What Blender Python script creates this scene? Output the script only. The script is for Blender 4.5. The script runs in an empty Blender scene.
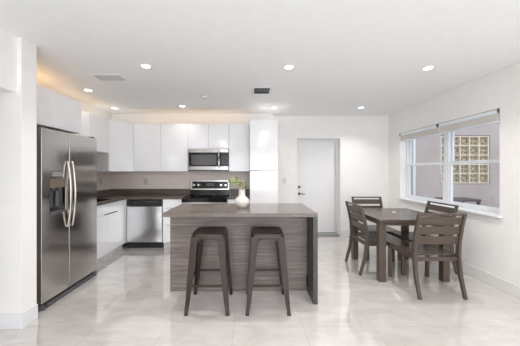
import bpy, math, random
from mathutils import Vector, Matrix

random.seed(7)
SC = bpy.context.scene
COL = SC.collection
PI = math.pi

# ------------------------------------------------------------------ camera
cam_data = bpy.data.cameras.new('camera')
cam = bpy.data.objects.new('camera', cam_data)
COL.objects.link(cam)
cam.location = (0, 0, 1.325)
cam.rotation_euler = (PI / 2, 0, 0)
cam_data.sensor_width = 36.0
cam_data.lens = 245.0 / 520.0 * 36.0
cam_data.shift_x = 9.0 / 520.0
cam_data.shift_y = -2.0 / 520.0
cam_data.clip_start = 0.05
SC.camera = cam

# ------------------------------------------------------------------ view, world, large lights
SC.view_settings.view_transform = 'Standard'
SC.view_settings.look = 'None'
SC.view_settings.gamma = 1.0
SC.view_settings.use_curve_mapping = False
SC.view_settings.exposure = 0.0
SC.cycles.use_denoising = True
SC.cycles.max_bounces = 12
SC.cycles.diffuse_bounces = 8
SC.cycles.glossy_bounces = 5
SC.cycles.transparent_max_bounces = 12
SC.cycles.sample_clamp_indirect = 6.0

world = bpy.data.worlds.new('sky')
SC.world = world
world.use_nodes = True
wbg = world.node_tree.nodes['Background']
wbg.inputs['Color'].default_value = (0.87, 0.92, 1.0, 1)
wbg.inputs['Strength'].default_value = 1.9


def area(name, loc, rot, sx, sy, power, color=(1, 1, 1), shape='RECTANGLE', spread=None):
    d = bpy.data.lights.new(name, 'AREA')
    d.shape = shape
    d.size = sx
    if shape in ('RECTANGLE', 'ELLIPSE'):
        d.size_y = sy
    d.energy = power
    d.color = color
    if spread is not None:
        d.spread = spread
    o = bpy.data.objects.new(name, d)
    COL.objects.link(o)
    o.location = loc
    o.rotation_euler = rot
    return o


# added fill light behind the camera, standing in for daylight from unseen doors
area('fill_behind_camera', (0.5, -2.90, 1.15), (PI / 2 - 0.45, 0, -0.15), 3.9, 2.0, 105, (0.93, 0.965, 1.0))
# warm led tape lying on top of the wall cabinets
area('led_tape_back', (-1.1, 4.68, 2.215), (PI, 0, 0), 2.0, 0.05, 0.9, (1.0, 0.62, 0.28))
area('led_tape_left', (-2.60, 3.5, 2.215), (PI, 0, 0), 0.05, 1.5, 0.7, (1.0, 0.62, 0.28))
area('led_tape_fridge', (-2.50, 2.65, 2.215), (PI, 0, 0), 0.05, 0.7, 0.8, (1.0, 0.62, 0.28))

DOWNLIGHT_POWER = 2.2
FRONT_POWER = 12.5

# ------------------------------------------------------------------ materials


def lin(c):
    c = c / 255.0
    return c / 12.92 if c <= 0.04045 else ((c + 0.055) / 1.055) ** 2.4


def rgb(r, g, b):
    return (lin(r), lin(g), lin(b), 1.0)


def mat(name, color, rough=0.5, metal=0.0, spec=0.5, coat=0.0, noise=None, bump=None):
    """noise = (scale xyz, second colour, contrast lo, hi); bump = (scale xyz, strength, distance)"""
    m = bpy.data.materials.new(name)
    m.use_nodes = True
    nt = m.node_tree
    b = nt.nodes['Principled BSDF']
    b.inputs['Base Color'].default_value = color
    b.inputs['Roughness'].default_value = rough
    b.inputs['Metallic'].default_value = metal
    b.inputs['Specular IOR Level'].default_value = spec
    if coat:
        b.inputs['Coat Weight'].default_value = coat
        b.inputs['Coat Roughness'].default_value = 0.05
    tc = nt.nodes.new('ShaderNodeTexCoord')

    def tex(scale, detail=4.0):
        mp = nt.nodes.new('ShaderNodeMapping')
        mp.inputs['Scale'].default_value = scale
        nt.links.new(tc.outputs['Object'], mp.inputs['Vector'])
        n = nt.nodes.new('ShaderNodeTexNoise')
        n.inputs['Scale'].default_value = 1.0
        n.inputs['Detail'].default_value = detail
        nt.links.new(mp.outputs['Vector'], n.inputs['Vector'])
        return n
    if noise is None:
        noise = ((9, 9, 9), tuple(max(0, min(1, v * 0.97)) for v in color[:3]) + (1,), 0.3, 0.7)
    n = tex(noise[0])
    r = nt.nodes.new('ShaderNodeValToRGB')
    r.color_ramp.elements[0].position = noise[2]
    r.color_ramp.elements[0].color = noise[1]
    r.color_ramp.elements[1].position = noise[3]
    r.color_ramp.elements[1].color = color
    nt.links.new(n.outputs['Fac'], r.inputs['Fac'])
    nt.links.new(r.outputs['Color'], b.inputs['Base Color'])
    if bump:
        n2 = tex(bump[0], 3.0)
        bp = nt.nodes.new('ShaderNodeBump')
        bp.inputs['Strength'].default_value = bump[1]
        bp.inputs['Distance'].default_value = bump[2]
        nt.links.new(n2.outputs['Fac'], bp.inputs['Height'])
        nt.links.new(bp.outputs['Normal'], b.inputs['Normal'])
    return m


def emit(name, color, strength):
    m = bpy.data.materials.new(name)
    m.use_nodes = True
    b = m.node_tree.nodes['Principled BSDF']
    b.inputs['Base Color'].default_value = color
    b.inputs['Emission Color'].default_value = color
    b.inputs['Emission Strength'].default_value = strength
    return m


def glass_pane():
    m = bpy.data.materials.new('window_glass')
    m.use_nodes = True
    nt = m.node_tree
    nt.nodes.clear()
    out = nt.nodes.new('ShaderNodeOutputMaterial')
    mix = nt.nodes.new('ShaderNodeMixShader')
    tr = nt.nodes.new('ShaderNodeBsdfTransparent')
    tr.inputs['Color'].default_value = (0.95, 0.96, 0.97, 1)
    gl = nt.nodes.new('ShaderNodeBsdfGlossy')
    gl.inputs['Roughness'].default_value = 0.02
    lw = nt.nodes.new('ShaderNodeLayerWeight')
    lw.inputs['Blend'].default_value = 0.5
    pw = nt.nodes.new('ShaderNodeMath')
    pw.operation = 'POWER'
    pw.inputs[1].default_value = 5.0
    nt.links.new(lw.outputs['Facing'], pw.inputs[0])
    ma = nt.nodes.new('ShaderNodeMath')
    ma.operation = 'MULTIPLY_ADD'
    ma.inputs[1].default_value = 0.9
    ma.inputs[2].default_value = 0.03
    nt.links.new(pw.outputs[0], ma.inputs[0])
    nt.links.new(ma.outputs[0], mix.inputs['Fac'])
    nt.links.new(tr.outputs[0], mix.inputs[1])
    nt.links.new(gl.outputs[0], mix.inputs[2])
    nt.links.new(mix.outputs[0], out.inputs['Surface'])
    return m


def floor_material():
    m = bpy.data.materials.new('polished_porcelain_tile')
    m.use_nodes = True
    nt = m.node_tree
    b = nt.nodes['Principled BSDF']
    tc = nt.nodes.new('ShaderNodeTexCoord')
    mp = nt.nodes.new('ShaderNodeMapping')
    mp.inputs['Location'].default_value = (0.146, -2.087, 0)
    nt.links.new(tc.outputs['Object'], mp.inputs['Vector'])
    br = nt.nodes.new('ShaderNodeTexBrick')
    br.offset = 0.0
    br.squash = 1.0
    br.inputs['Scale'].default_value = 1.0
    br.inputs['Mortar Size'].default_value = 0.0022
    br.inputs['Mortar Smooth'].default_value = 0.0
    br.inputs['Bias'].default_value = 0.0
    br.inputs['Brick Width'].default_value = 0.59
    br.inputs['Row Height'].default_value = 0.59
    br.inputs['Color1'].default_value = (1, 1, 1, 1)
    br.inputs['Color2'].default_value = (0.965, 0.965, 0.965, 1)
    br.inputs['Mortar'].default_value = (0.80, 0.785, 0.77, 1)
    nt.links.new(mp.outputs['Vector'], br.inputs['Vector'])
    mp2 = nt.nodes.new('ShaderNodeMapping')
    mp2.inputs['Rotation'].default_value = (0, 0, 0.6)
    mp2.inputs['Scale'].default_value = (1.2, 3.2, 1)
    nt.links.new(tc.outputs['Object'], mp2.inputs['Vector'])
    n = nt.nodes.new('ShaderNodeTexNoise')
    n.inputs['Scale'].default_value = 1.6
    n.inputs['Detail'].default_value = 7
    n.inputs['Roughness'].default_value = 0.62
    n.inputs['Distortion'].default_value = 1.1
    nt.links.new(mp2.outputs['Vector'], n.inputs['Vector'])
    r = nt.nodes.new('ShaderNodeValToRGB')
    e = r.color_ramp.elements
    e[0].position = 0.32
    e[0].color = rgb(192, 187, 183)
    e[1].position = 0.66
    e[1].color = rgb(210, 206, 203)
    nt.links.new(n.outputs['Fac'], r.inputs['Fac'])
    mul = nt.nodes.new('ShaderNodeMix')
    mul.data_type = 'RGBA'
    mul.blend_type = 'MULTIPLY'
    mul.inputs[0].default_value = 1.0
    nt.links.new(r.outputs['Color'], mul.inputs[6])
    nt.links.new(br.outputs['Color'], mul.inputs[7])
    nt.links.new(mul.outputs[2], b.inputs['Base Color'])
    b.inputs['Roughness'].default_value = 0.07
    b.inputs['Specular IOR Level'].default_value = 1.0
    b.inputs['Coat Weight'].default_value = 1.0
    b.inputs['Coat IOR'].default_value = 1.65
    b.inputs['Coat Roughness'].default_value = 0.03
    return m


M = {}
M['floor'] = floor_material()
M['wall'] = mat('matt_white_wall_paint', rgb(236, 234, 232), 0.9, bump=((60, 60, 60), 0.05, 0.002))
M['ceiling'] = mat('matt_white_ceiling_paint', rgb(236, 237, 238), 0.95)
M['trim'] = mat('satin_white_trim', rgb(226, 226, 228), 0.45)
M['door'] = mat('satin_white_door_paint', rgb(230, 230, 230), 0.5)
M['cab'] = mat('gloss_white_lacquer', rgb(246, 246, 248), 0.10, spec=0.5)
M['carcass'] = mat('white_melamine', rgb(222, 222, 222), 0.5)
M['toe'] = mat('pale_grey_plinth', rgb(222, 223, 226), 0.4)
M['splash'] = mat('warm_grey_backsplash_paint', rgb(226, 214, 207), 0.5)
M['gap'] = mat('dark_edge_pull', rgb(70, 68, 68), 0.5)
M['quartz'] = mat('grey_brown_quartz', rgb(110, 101, 94), 0.14, noise=((55, 55, 55), rgb(98, 90, 83), 0.35, 0.65))
M['quartz_dark'] = mat('dark_grey_brown_quartz', rgb(104, 94, 87), 0.2, noise=((55, 55, 55), rgb(92, 83, 77), 0.35, 0.65))
M['stone_edge'] = mat('shade_darkened_quartz', rgb(66, 62, 60), 0.4, noise=((40, 40, 40), rgb(58, 55, 53), 0.35, 0.65))  # waterfall quartz, colour darkened to put in the shade of its front
M['steel'] = mat('brushed_stainless_steel', (0.53, 0.51, 0.49, 1), 0.15, 1.0,
                 noise=((3, 3, 260), (0.48, 0.46, 0.44, 1), 0.3, 0.7), bump=((4, 4, 420), 0.02, 0.001))
M['steel_light'] = mat('bright_stainless_steel', (0.66, 0.65, 0.64, 1), 0.20, 1.0,
                       noise=((3, 3, 260), (0.60, 0.59, 0.58, 1), 0.3, 0.7))
M['dw_steel'] = mat('dishwasher_stainless_steel', (0.68, 0.68, 0.69, 1), 0.20, 1.0,
                    noise=((200, 3, 3), (0.62, 0.62, 0.62, 1), 0.3, 0.7))
M['mw_steel'] = mat('microwave_stainless_steel', (0.38, 0.37, 0.36, 1), 0.16, 1.0)
M['chrome'] = mat('polished_chrome', (0.75, 0.73, 0.70, 1), 0.12, 1.0)
M['handle'] = mat('satin_steel_handle', (0.46, 0.42, 0.38, 1), 0.2, 1.0)
M['black_glass'] = mat('black_glass', rgb(12, 12, 13), 0.14, spec=0.3)
M['black'] = mat('black_plastic', rgb(22, 22, 23), 0.4)
M['grey_glass'] = mat('smoked_oven_glass', rgb(82, 80, 80), 0.10)
M['dark_grey'] = mat('dark_grey_plastic', rgb(78, 78, 82), 0.4)
M['mid_grey'] = mat('taupe_dispenser_panel', rgb(108, 95, 84), 0.35)
M['bronze'] = mat('gunmetal_bronze_steel', rgb(47, 38, 31), 0.32, 0.4, noise=((14, 14, 14), rgb(39, 31, 25), 0.3, 0.7))
M['rubber'] = mat('black_rubber', rgb(26, 25, 25), 0.7)
M['chair'] = mat('taupe_brown_faux_wood', rgb(80, 68, 60), 0.38, noise=((70, 4, 70), rgb(70, 59, 52), 0.3, 0.7))
M['chair_seat'] = mat('taupe_brown_seat_slats', rgb(78, 69, 64), 0.18, noise=((4, 70, 70), rgb(68, 60, 56), 0.3, 0.7))
M['table_top'] = mat('taupe_brown_table_boards', rgb(84, 72, 65), 0.26, noise=((5, 70, 70), rgb(74, 63, 57), 0.3, 0.7))
M['ceramic'] = mat('white_ceramic', rgb(212, 206, 199), 0.45, bump=((10, 10, 160), 0.25, 0.004))
M['leaf'] = mat('olive_green_leaf', rgb(172, 178, 104), 0.5, noise=((60, 60, 60), rgb(120, 134, 70), 0.35, 0.65))
M['leaf_dark'] = mat('dark_green_leaf', rgb(78, 92, 52), 0.5)
M['stem'] = mat('brown_stem', rgb(84, 72, 52), 0.7)
M['skirting'] = mat('off_white_skirting_paint', rgb(226, 224, 221), 0.5)
M['blind'] = mat('cream_blind_slats', rgb(250, 247, 240), 0.6)
M['blind_white'] = mat('white_blind_rail', rgb(226, 232, 238), 0.5)
M['vinyl'] = mat('white_vinyl_window_frame', rgb(226, 230, 234), 0.4)
M['glass'] = glass_pane()
M['bulb'] = emit('led_lens', (1.0, 0.97, 0.92, 1), 9.0)
M['plate'] = mat('white_plastic_plate', rgb(214, 212, 210), 0.4)
M['almond'] = mat('pale_grey_plastic_plate', rgb(196, 190, 184), 0.4)
M['patio_wall'] = mat('mauve_grey_stucco', rgb(184, 173, 170), 0.9, noise=((1.5, 1.5, 1.5), rgb(174, 162, 158), 0.35, 0.65),
                      bump=((40, 40, 40), 0.3, 0.006))
M['concrete'] = mat('patio_concrete', rgb(176, 172, 168), 0.85, noise=((4, 4, 4), rgb(160, 156, 152), 0.35, 0.65))
M['block'] = mat('sandy_glass_block', rgb(208, 194, 164), 0.25)
M['block_dark'] = mat('brown_glass_block_recess', rgb(146, 128, 100), 0.25)
M['mortar'] = mat('pale_mortar', rgb(228, 220, 202), 0.8)
M['reveal'] = mat('shadow_toned_reveal', rgb(110, 98, 92), 0.8)  # shadow around the block panel put into the colour of its surround
M['slat_dark'] = mat('dark_vent_interior', rgb(38, 38, 39), 0.7)
M['slat'] = mat('grey_vent_slat', rgb(140, 141, 142), 0.5)
M['vent_pale'] = mat('pale_grey_register', rgb(200, 200, 199), 0.5)
M['patio_furniture'] = mat('dark_grey_patio_metal', rgb(84, 78, 76), 0.5)
M['mark'] = mat('pale_printed_mark', rgb(168, 168, 168), 0.5)


def wood_material():
    m = bpy.data.materials.new('grey_brown_laminate')
    m.use_nodes = True
    nt = m.node_tree
    b = nt.nodes['Principled BSDF']
    tc = nt.nodes.new('ShaderNodeTexCoord')

    def nz(scale, detail, dist=0.0):
        mp = nt.nodes.new('ShaderNodeMapping')
        mp.inputs['Scale'].default_value = scale
        nt.links.new(tc.outputs['Object'], mp.inputs['Vector'])
        n = nt.nodes.new('ShaderNodeTexNoise')
        n.inputs['Scale'].default_value = 1
        n.inputs['Detail'].default_value = detail
        n.inputs['Distortion'].default_value = dist
        nt.links.new(mp.outputs['Vector'], n.inputs['Vector'])
        return n
    a = nz((2.2, 2.2, 60), 6, 0.15)
    c = nz((5, 5, 130), 3)
    ad = nt.nodes.new('ShaderNodeMath')
    ad.operation = 'MULTIPLY_ADD'
    ad.inputs[1].default_value = 0.45
    nt.links.new(c.outputs['Fac'], ad.inputs[0])
    mu = nt.nodes.new('ShaderNodeMath')
    mu.operation = 'MULTIPLY'
    mu.inputs[1].default_value = 0.62
    nt.links.new(a.outputs['Fac'], mu.inputs[0])
    nt.links.new(mu.outputs[0], ad.inputs[2])
    r = nt.nodes.new('ShaderNodeValToRGB')
    e = r.color_ramp.elements
    e[0].position = 0.40
    e[0].color = rgb(90, 81, 77)
    e[1].position = 0.66
    e[1].color = rgb(134, 124, 119)
    x = r.color_ramp.elements.new(0.53)
    x.color = rgb(110, 100, 96)
    nt.links.new(ad.outputs[0], r.inputs['Fac'])
    nt.links.new(r.outputs['Color'], b.inputs['Base Color'])
    b.inputs['Roughness'].default_value = 0.42
    return m


M['wood'] = wood_material()

# ------------------------------------------------------------------ mesh helpers


class MB:
    def __init__(self):
        self.v = []
        self.f = []
        self.fm = []

    def face_list(self, pts, faces, mi=0):
        o = len(self.v)
        self.v += [tuple(p) for p in pts]
        for f in faces:
            self.f.append([o + i for i in f])
            self.fm.append(mi)
        return self

    def box(self, x0, x1, y0, y1, z0, z1, mi=0):
        p = [(x0, y0, z0), (x1, y0, z0), (x1, y1, z0), (x0, y1, z0), (x0, y0, z1), (x1, y0, z1), (x1, y1, z1), (x0, y1, z1)]
        return self.face_list(p, [(0, 3, 2, 1), (4, 5, 6, 7), (0, 1, 5, 4), (1, 2, 6, 5), (2, 3, 7, 6), (3, 0, 4, 7)], mi)

    def hexa(self, bottom, top, mi=0):
        """bottom and top: four points each, counter-clockwise seen from above"""
        return self.face_list(list(bottom) + list(top), [(0, 3, 2, 1), (4, 5, 6, 7), (0, 1, 5, 4), (1, 2, 6, 5), (2, 3, 7, 6), (3, 0, 4, 7)], mi)

    def prism(self, poly, z0, z1, mi=0):
        n = len(poly)
        p = [(x, y, z0) for x, y in poly] + [(x, y, z1) for x, y in poly]
        fs = [tuple(reversed(range(n))), tuple(range(n, 2 * n))]
        fs += [(i, (i + 1) % n, n + (i + 1) % n, n + i) for i in range(n)]
        return self.face_list(p, fs, mi)

    def sweep_yz(self, path, x0, x1, t):
        """a bar of width x0..x1 and thickness t following points (y, z)"""
        n = len(path)
        pts = []
        for i, (y, z) in enumerate(path):
            a = path[max(0, i - 1)]
            b = path[min(n - 1, i + 1)]
            d = Vector((b[0] - a[0], b[1] - a[1])).normalized()
            nx, nz = -d.y, d.x
            h = t[i] / 2 if isinstance(t, (list, tuple)) else t / 2
            pts += [(x0, y + nx * h, z + nz * h), (x1, y + nx * h, z + nz * h), (x1, y - nx * h, z - nz * h), (x0, y - nx * h, z - nz * h)]
        fs = [(0, 1, 2, 3), tuple(4 * (n - 1) + k for k in (3, 2, 1, 0))]
        for i in range(n - 1):
            o = 4 * i
            for k in range(4):
                fs.append((o + k, o + 4 + k, o + 4 + (k + 1) % 4, o + (k + 1) % 4))
        return self.face_list(pts, fs)

    def tube(self, path, r, seg=10, mi=0):
        n = len(path)
        P = [Vector(p) for p in path]
        pts = []
        up = Vector((0, 0, 1))
        d0 = (P[1] - P[0]).normalized()
        if abs(d0.dot(up)) > 0.9:
            up = Vector((1, 0, 0))
        for i in range(n):
            d = (P[min(n - 1, i + 1)] - P[max(0, i - 1)]).normalized()
            a = d.cross(up).normalized()
            b = a.cross(d).normalized()
            rr = r[i] if isinstance(r, (list, tuple)) else r
            for k in range(seg):
                t = 2 * PI * k / seg
                pts.append(P[i] + a * math.cos(t) * rr + b * math.sin(t) * rr)
        fs = [tuple(range(seg)), tuple(reversed(range((n - 1) * seg, n * seg)))]
        for i in range(n - 1):
            for k in range(seg):
                fs.append((i * seg + k, (i + 1) * seg + k, (i + 1) * seg + (k + 1) % seg, i * seg + (k + 1) % seg))
        return self.face_list(pts, fs, mi)

    def lathe(self, prof, c=(0, 0, 0), seg=32, mi=0, axis='z'):
        n = len(prof)
        pts = []
        for r, h in prof:
            for k in range(seg):
                t = 2 * PI * k / seg
                a, b = r * math.cos(t), r * math.sin(t)
                if axis == 'z':
                    pts.append((c[0] + a, c[1] + b, c[2] + h))
                elif axis == 'y':
                    pts.append((c[0] + a, c[1] + h, c[2] - b))
                else:
                    pts.append((c[0] + h, c[1] + a, c[2] + b))
        fs = [tuple(reversed(range(seg))), tuple(range((n - 1) * seg, n * seg))]
        for i in range(n - 1):
            for k in range(seg):
                fs.append((i * seg + k, i * seg + (k + 1) % seg, (i + 1) * seg + (k + 1) % seg, (i + 1) * seg + k))
        return self.face_list(pts, fs, mi)

    def build(self, name, m, parent=None, bevel=0.0, smooth=False, seg=2):
        off = Vector((0, 0, 0))
        if parent is not None:
            q = parent
            while q is not None:
                off += Vector(q.location)
                q = q.parent
        me = bpy.data.meshes.new(name)
        me.from_pydata([tuple(Vector(p) - off) for p in self.v], [], self.f)
        ms = m if isinstance(m, (list, tuple)) else [m]
        for k in ms:
            me.materials.append(k)
        if len(ms) > 1:
            for p, i in zip(me.polygons, self.fm):
                p.material_index = i
        me.update()
        if smooth:
            for p in me.polygons:
                p.use_smooth = True
            me.set_sharp_from_angle(angle=math.radians(38))
        o = bpy.data.objects.new(name, me)
        COL.objects.link(o)
        if parent is not None:
            o.parent = parent
        if bevel:
            md = o.modifiers.new('bevel', 'BEVEL')
            md.width = bevel
            md.segments = seg
            md.limit_method = 'ANGLE'
            md.angle_limit = math.radians(40)
        return o


def bx(*a):
    return MB().box(*a)


def tag(o, label, cat, group=None, kind=None):
    o['label'] = label
    o['category'] = cat
    if group:
        o['group'] = group
    if kind:
        o['kind'] = kind
    return o


def thing(name, label, cat, loc=(0, 0, 0), group=None):
    o = bpy.data.objects.new(name, None)
    COL.objects.link(o)
    o.location = loc
    o.empty_display_size = 0.1
    return tag(o, label, cat, group)


def structure(name, mb, m, label=None, parent=None, bevel=0.0, cat=None):
    o = mb.build(name, m, parent, bevel)
    o['kind'] = 'structure'
    if label:
        o['label'] = label
    if cat:
        o['category'] = cat
    return o


def copy_tree(o, parent=None):
    c = o.copy()
    COL.objects.link(c)
    c.parent = parent
    for ch in list(o.children):
        copy_tree(ch, c)
    return c


# ------------------------------------------------------------------ the room
H = 2.45
XR = 2.79          # right wall face
XL = -2.74         # left kitchen wall face
YD = 4.97          # wall with the door
YK = 4.82          # wall behind the kitchen
YB = -3.0          # wall behind the camera

structure('floor', bx(-4.0, XR + 0.2, YB - 0.2, 5.5, -0.1, 0.0), M['floor'], 'glossy pale marbled square floor tiles', cat='floor')
structure('ceiling', bx(-4.0, XR + 0.2, YB - 0.2, 5.5, H, H + 0.1), M['ceiling'], 'flat white ceiling with recessed lights', cat='ceiling')
structure('wall_kitchen', bx(XL - 0.2, 0.44, YK, YK + 0.15, 0, H), M['wall'], 'white wall behind the back run of kitchen cabinets', cat='wall')
# wall with the recessed door
DX0, DX1, DZ = 0.94, 1.81, 1.985
mb = MB()
mb.box(0.44, DX0, YD, YD + 0.3, 0, H)
mb.box(DX1, XR + 0.2, YD, YD + 0.3, 0, H)
mb.box(DX0, DX1, YD, YD + 0.3, DZ, H)
structure('wall_back', mb, M['wall'], 'white far wall with a recessed white door', cat='wall')
# right wall with the window opening
WY0, WY1, WZ0, WZ1 = 2.75, 4.59, 0.80, 2.03
mb = MB()
mb.box(XR, XR + 0.2, YB - 0.2, WY0, 0, H)
mb.box(XR, XR + 0.2, WY1, YD, 0, H)
mb.box(XR, XR + 0.2, WY0, WY1, 0, WZ0)
mb.box(XR, XR + 0.2, WY0, WY1, WZ1, H)
structure('wall_right', mb, M['wall'], 'white right wall with a double window', cat='wall')
structure('wall_kitchen_left', bx(XL - 0.2, XL, 2.22, YK, 0, H), M['wall'], 'white wall behind the refrigerator and left cabinets', cat='wall')
structure('wall_partition', bx(-3.8, -1.93, 2.06, 2.205, 0, H), M['wall'], 'end of white partition wall beside the refrigerator', cat='wall')
# header over the hall opening on the left, and the wall beyond it
mb = MB()
mb.box(-2.12, -1.967, 0.9, 2.06, 1.985, H)
mb.box(-2.12, -1.967, YB, 0.9, 0, H)
structure('wall_left', mb, M['wall'], 'white dropped header over the opening at the far left', cat='wall')
structure('wall_hall', bx(-4.0, -3.8, YB, 2.22, 0, H), M['wall'])
mb = MB()
mb.box(-4.0, -1.5, YB - 0.2, YB, 0, H)
mb.box(2.5, XR, YB - 0.2, YB, 0, H)
mb.box(-1.5, 2.5, YB - 0.2, YB, 2.2, H)
structure('wall_front', mb, M['wall'])
# unseen sliding glass doors added behind the camera as a daylight opening
d2 = structure('door_2', MB().box(-1.5, 2.5, YB - 0.14, YB - 0.06, 2.14, 2.2).box(-1.5, 2.5, YB - 0.14, YB - 0.06, 0, 0.05)
               .box(-1.5, -1.43, YB - 0.14, YB - 0.06, 0.05, 2.14).box(2.43, 2.5, YB - 0.14, YB - 0.06, 0.05, 2.14)
               .box(0.46, 0.54, YB - 0.14, YB - 0.06, 0.05, 2.14), M['vinyl'])
bx(-1.43, 2.43, YB - 0.105, YB - 0.10, 0.05, 2.14).build('pane', M['glass'], d2)

# baseboards
structure('baseboard_right', bx(XR - 0.014, XR, YB, YD, 0, 0.13), M['skirting'], bevel=0.004)
structure('baseboard_back', MB().box(0.462, DX0, YD - 0.014, YD, 0, 0.13).box(DX1, XR - 0.014, YD - 0.014, YD, 0, 0.13), M['trim'], bevel=0.003)
structure('baseboard_left', MB().box(-3.8, -1.916, 2.046, 2.06, 0, 0.13).box(-1.93, -1.916, 2.06, 2.205, 0, 0.13), M['trim'], bevel=0.003)

# door in its recess
YDP = YD + 0.22
door = structure('door_1', bx(DX0 + 0.035, DX1 - 0.035, YDP, YDP + 0.04, 0.025, DZ - 0.035), M['door'], 'flat white door with lever and deadbolt', bevel=0.003, cat='door')
fr = MB()
fr.box(DX0, DX0 + 0.03, YDP - 0.03, YDP + 0.07, 0, DZ)
fr.box(DX1 - 0.03, DX1, YDP - 0.03, YDP + 0.07, 0, DZ)
fr.box(DX0 + 0.03, DX1 - 0.03, YDP - 0.03, YDP + 0.07, DZ - 0.03, DZ)
fr.build('door_frame', M['trim'], door, 0.002)
bx(DX0 + 0.03, DX1 - 0.03, YD + 0.0, YDP + 0.05, 0, 0.022).build('threshold', M['slat'], door, 0.004)
kx = 1.02
MB().lathe([(0.027, 0), (0.027, -0.008), (0.022, -0.014), (0.012, -0.02), (0.009, -0.05), (0.0, -0.05)], (kx, YDP, 0.845), 20, axis='y').tube(
    [(kx, YDP - 0.05, 0.845), (kx + 0.05, YDP - 0.052, 0.845), (kx + 0.115, YDP - 0.045, 0.84)], [0.010, 0.009, 0.007], 10).build('lever_handle', M['dark_grey'], door, smooth=True)
MB().lathe([(0.027, 0), (0.027, -0.012), (0.020, -0.022), (0.0, -0.022)], (kx, YDP, 0.985), 20, axis='y').build('deadbolt', M['dark_grey'], door, smooth=True)
# ---- windows
XF = XR + 0.12


def window(name, y0, y1, label):
    z0, z1 = WZ0 + 0.025, WZ1
    fr = MB()
    w = 0.030
    fr.box(XF, XF + 0.07, y0, y0 + w, z0, z1)
    fr.box(XF, XF + 0.07, y1 - w, y1, z0, z1)
    fr.box(XF, XF + 0.07, y0 + w, y1 - w, z1 - w, z1)
    fr.box(XF, XF + 0.07, y0 + w, y1 - w, z0, z0 + w)
    root = structure(name, fr, M['vinyl'], label, bevel=0.003, cat='window')
    zm = 1.44
    for nm, a, b, x in (('lower_sash', z0 + w, zm + 0.025, XF + 0.008), ('upper_sash', zm - 0.015, z1 - w, XF + 0.038)):
        s = MB()
        t = 0.030
        s.box(x, x + 0.026, y0 + w, y0 + w + t, a, b)
        s.box(x, x + 0.026, y1 - w - t, y1 - w, a, b)
        s.box(x, x + 0.026, y0 + w + t, y1 - w - t, a, a + (0.042 if nm == 'upper_sash' else t))
        s.box(x, x + 0.026, y0 + w + t, y1 - w - t, b - (0.042 if nm == 'lower_sash' else t), b)
        so = s.build(nm, M['vinyl'], root, 0.002)
        bx(x + 0.010, x + 0.014, y0 + w + t, y1 - w - t, a + t, b - t).build('pane', M['glass'], so)
    return root


YM = 3.655
window('window_1', WY0, YM - 0.014, 'right-hand sash window of the pair, patio glass blocks behind it')
window('window_2', YM + 0.014, WY1, 'left-hand sash window of the pair, nearer the far wall')
structure('trim_1', bx(XF - 0.005, XF + 0.07, YM - 0.014, YM + 0.014, WZ0 + 0.025, WZ1), M['vinyl'], bevel=0.003)
structure('trim_2', MB().box(XR - 0.045, XF + 0.07, WY0 + 0.0, WY1, WZ0, WZ0 + 0.025).box(XR - 0.045, XR, WY0 - 0.03, WY0, WZ0, WZ0 + 0.025)
          .box(XR - 0.045, XR, WY1, WY1 + 0.03, WZ0, WZ0 + 0.025), M['trim'], 'white marble window sill', bevel=0.004)

# ---- outside patio
structure('wall_patio', MB().box(XR + 0.2, 3.94, 5.1, 5.3, -0.1, 3.2).box(4.98, 8.0, 5.1, 5.3, -0.1, 3.2)
          .box(3.94, 4.98, 5.1, 5.3, -0.1, 1.05).box(3.94, 4.98, 5.1, 5.3, 2.07, 3.2), M['patio_wall'], 'mauve stucco wall outside the window', cat='wall')
structure('floor_patio', bx(XR + 0.2, 9.0, -3.0, 5.1, -0.12, -0.04), M['concrete'])
gb = structure('window_3', MB().box(3.94, 3.965, 5.11, 5.24, 1.05, 2.07).box(4.955, 4.98, 5.11, 5.24, 1.05, 2.07)
               .box(3.965, 4.955, 5.11, 5.24, 1.05, 1.075).box(3.965, 4.955, 5.11, 5.24, 2.045, 2.07), M['reveal'], 'square glass block panel in the patio wall', cat='window')
blk = MB()
mort = MB()
n = 5
px = (4.955 - 3.965) / n
pz = (2.045 - 1.075) / n
for i in range(n + 1):
    x = 3.965 + px * i
    mort.box(x - 0.009, x + 0.009, 5.105, 5.2, 1.066, 2.054)
    z = 1.075 + pz * i
    mort.box(3.956, 4.964, 5.106, 5.199, z - 0.009, z + 0.009)
for i in range(n):
    for k in range(n):
        x0, z0 = 3.965 + px * i + 0.009, 1.075 + pz * k + 0.009
        w, h = px - 0.018, pz - 0.018
        blk.box(x0, x0 + w, 5.15, 5.19, z0, z0 + h, 1)
        # curved leaf-like ridges moulded in each block
        for q in range(4):
            a0 = q * PI / 2 + (PI / 4 if (i + k) % 2 else 0)
            cxx, czz = x0 + w / 2, z0 + h / 2
            path = []
            for s in range(6):
                t = s / 5
                rr = 0.085 * t
                aa = a0 + 1.1 * t
                path.append((cxx + rr * math.cos(aa), 5.143, czz + rr * math.sin(aa)))
            blk.tube(path, 0.011, 6)
        blk.tube([(x0 + 0.012, 5.143, z0 + 0.012), (x0 + w - 0.012, 5.143, z0 + 0.012), (x0 + w - 0.012, 5.143, z0 + h - 0.012), (x0 + 0.012, 5.143, z0 + h - 0.012), (x0 + 0.012, 5.143, z0 + 0.02)], 0.008, 6)
blk.build('glass_blocks', [M['block'], M['block_dark']], gb)
mort.build('mortar_grid', M['mortar'], gb)

dpipe = MB().box(3.33, 3.385, 5.03, 5.08, -0.04, 3.1).build('pipe', M['trim'], thing('downpipe', 'narrow white downpipe on the patio wall seen through the left-hand window', 'pipe', (3.36, 5.05, -0.04)), 0.008)
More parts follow.
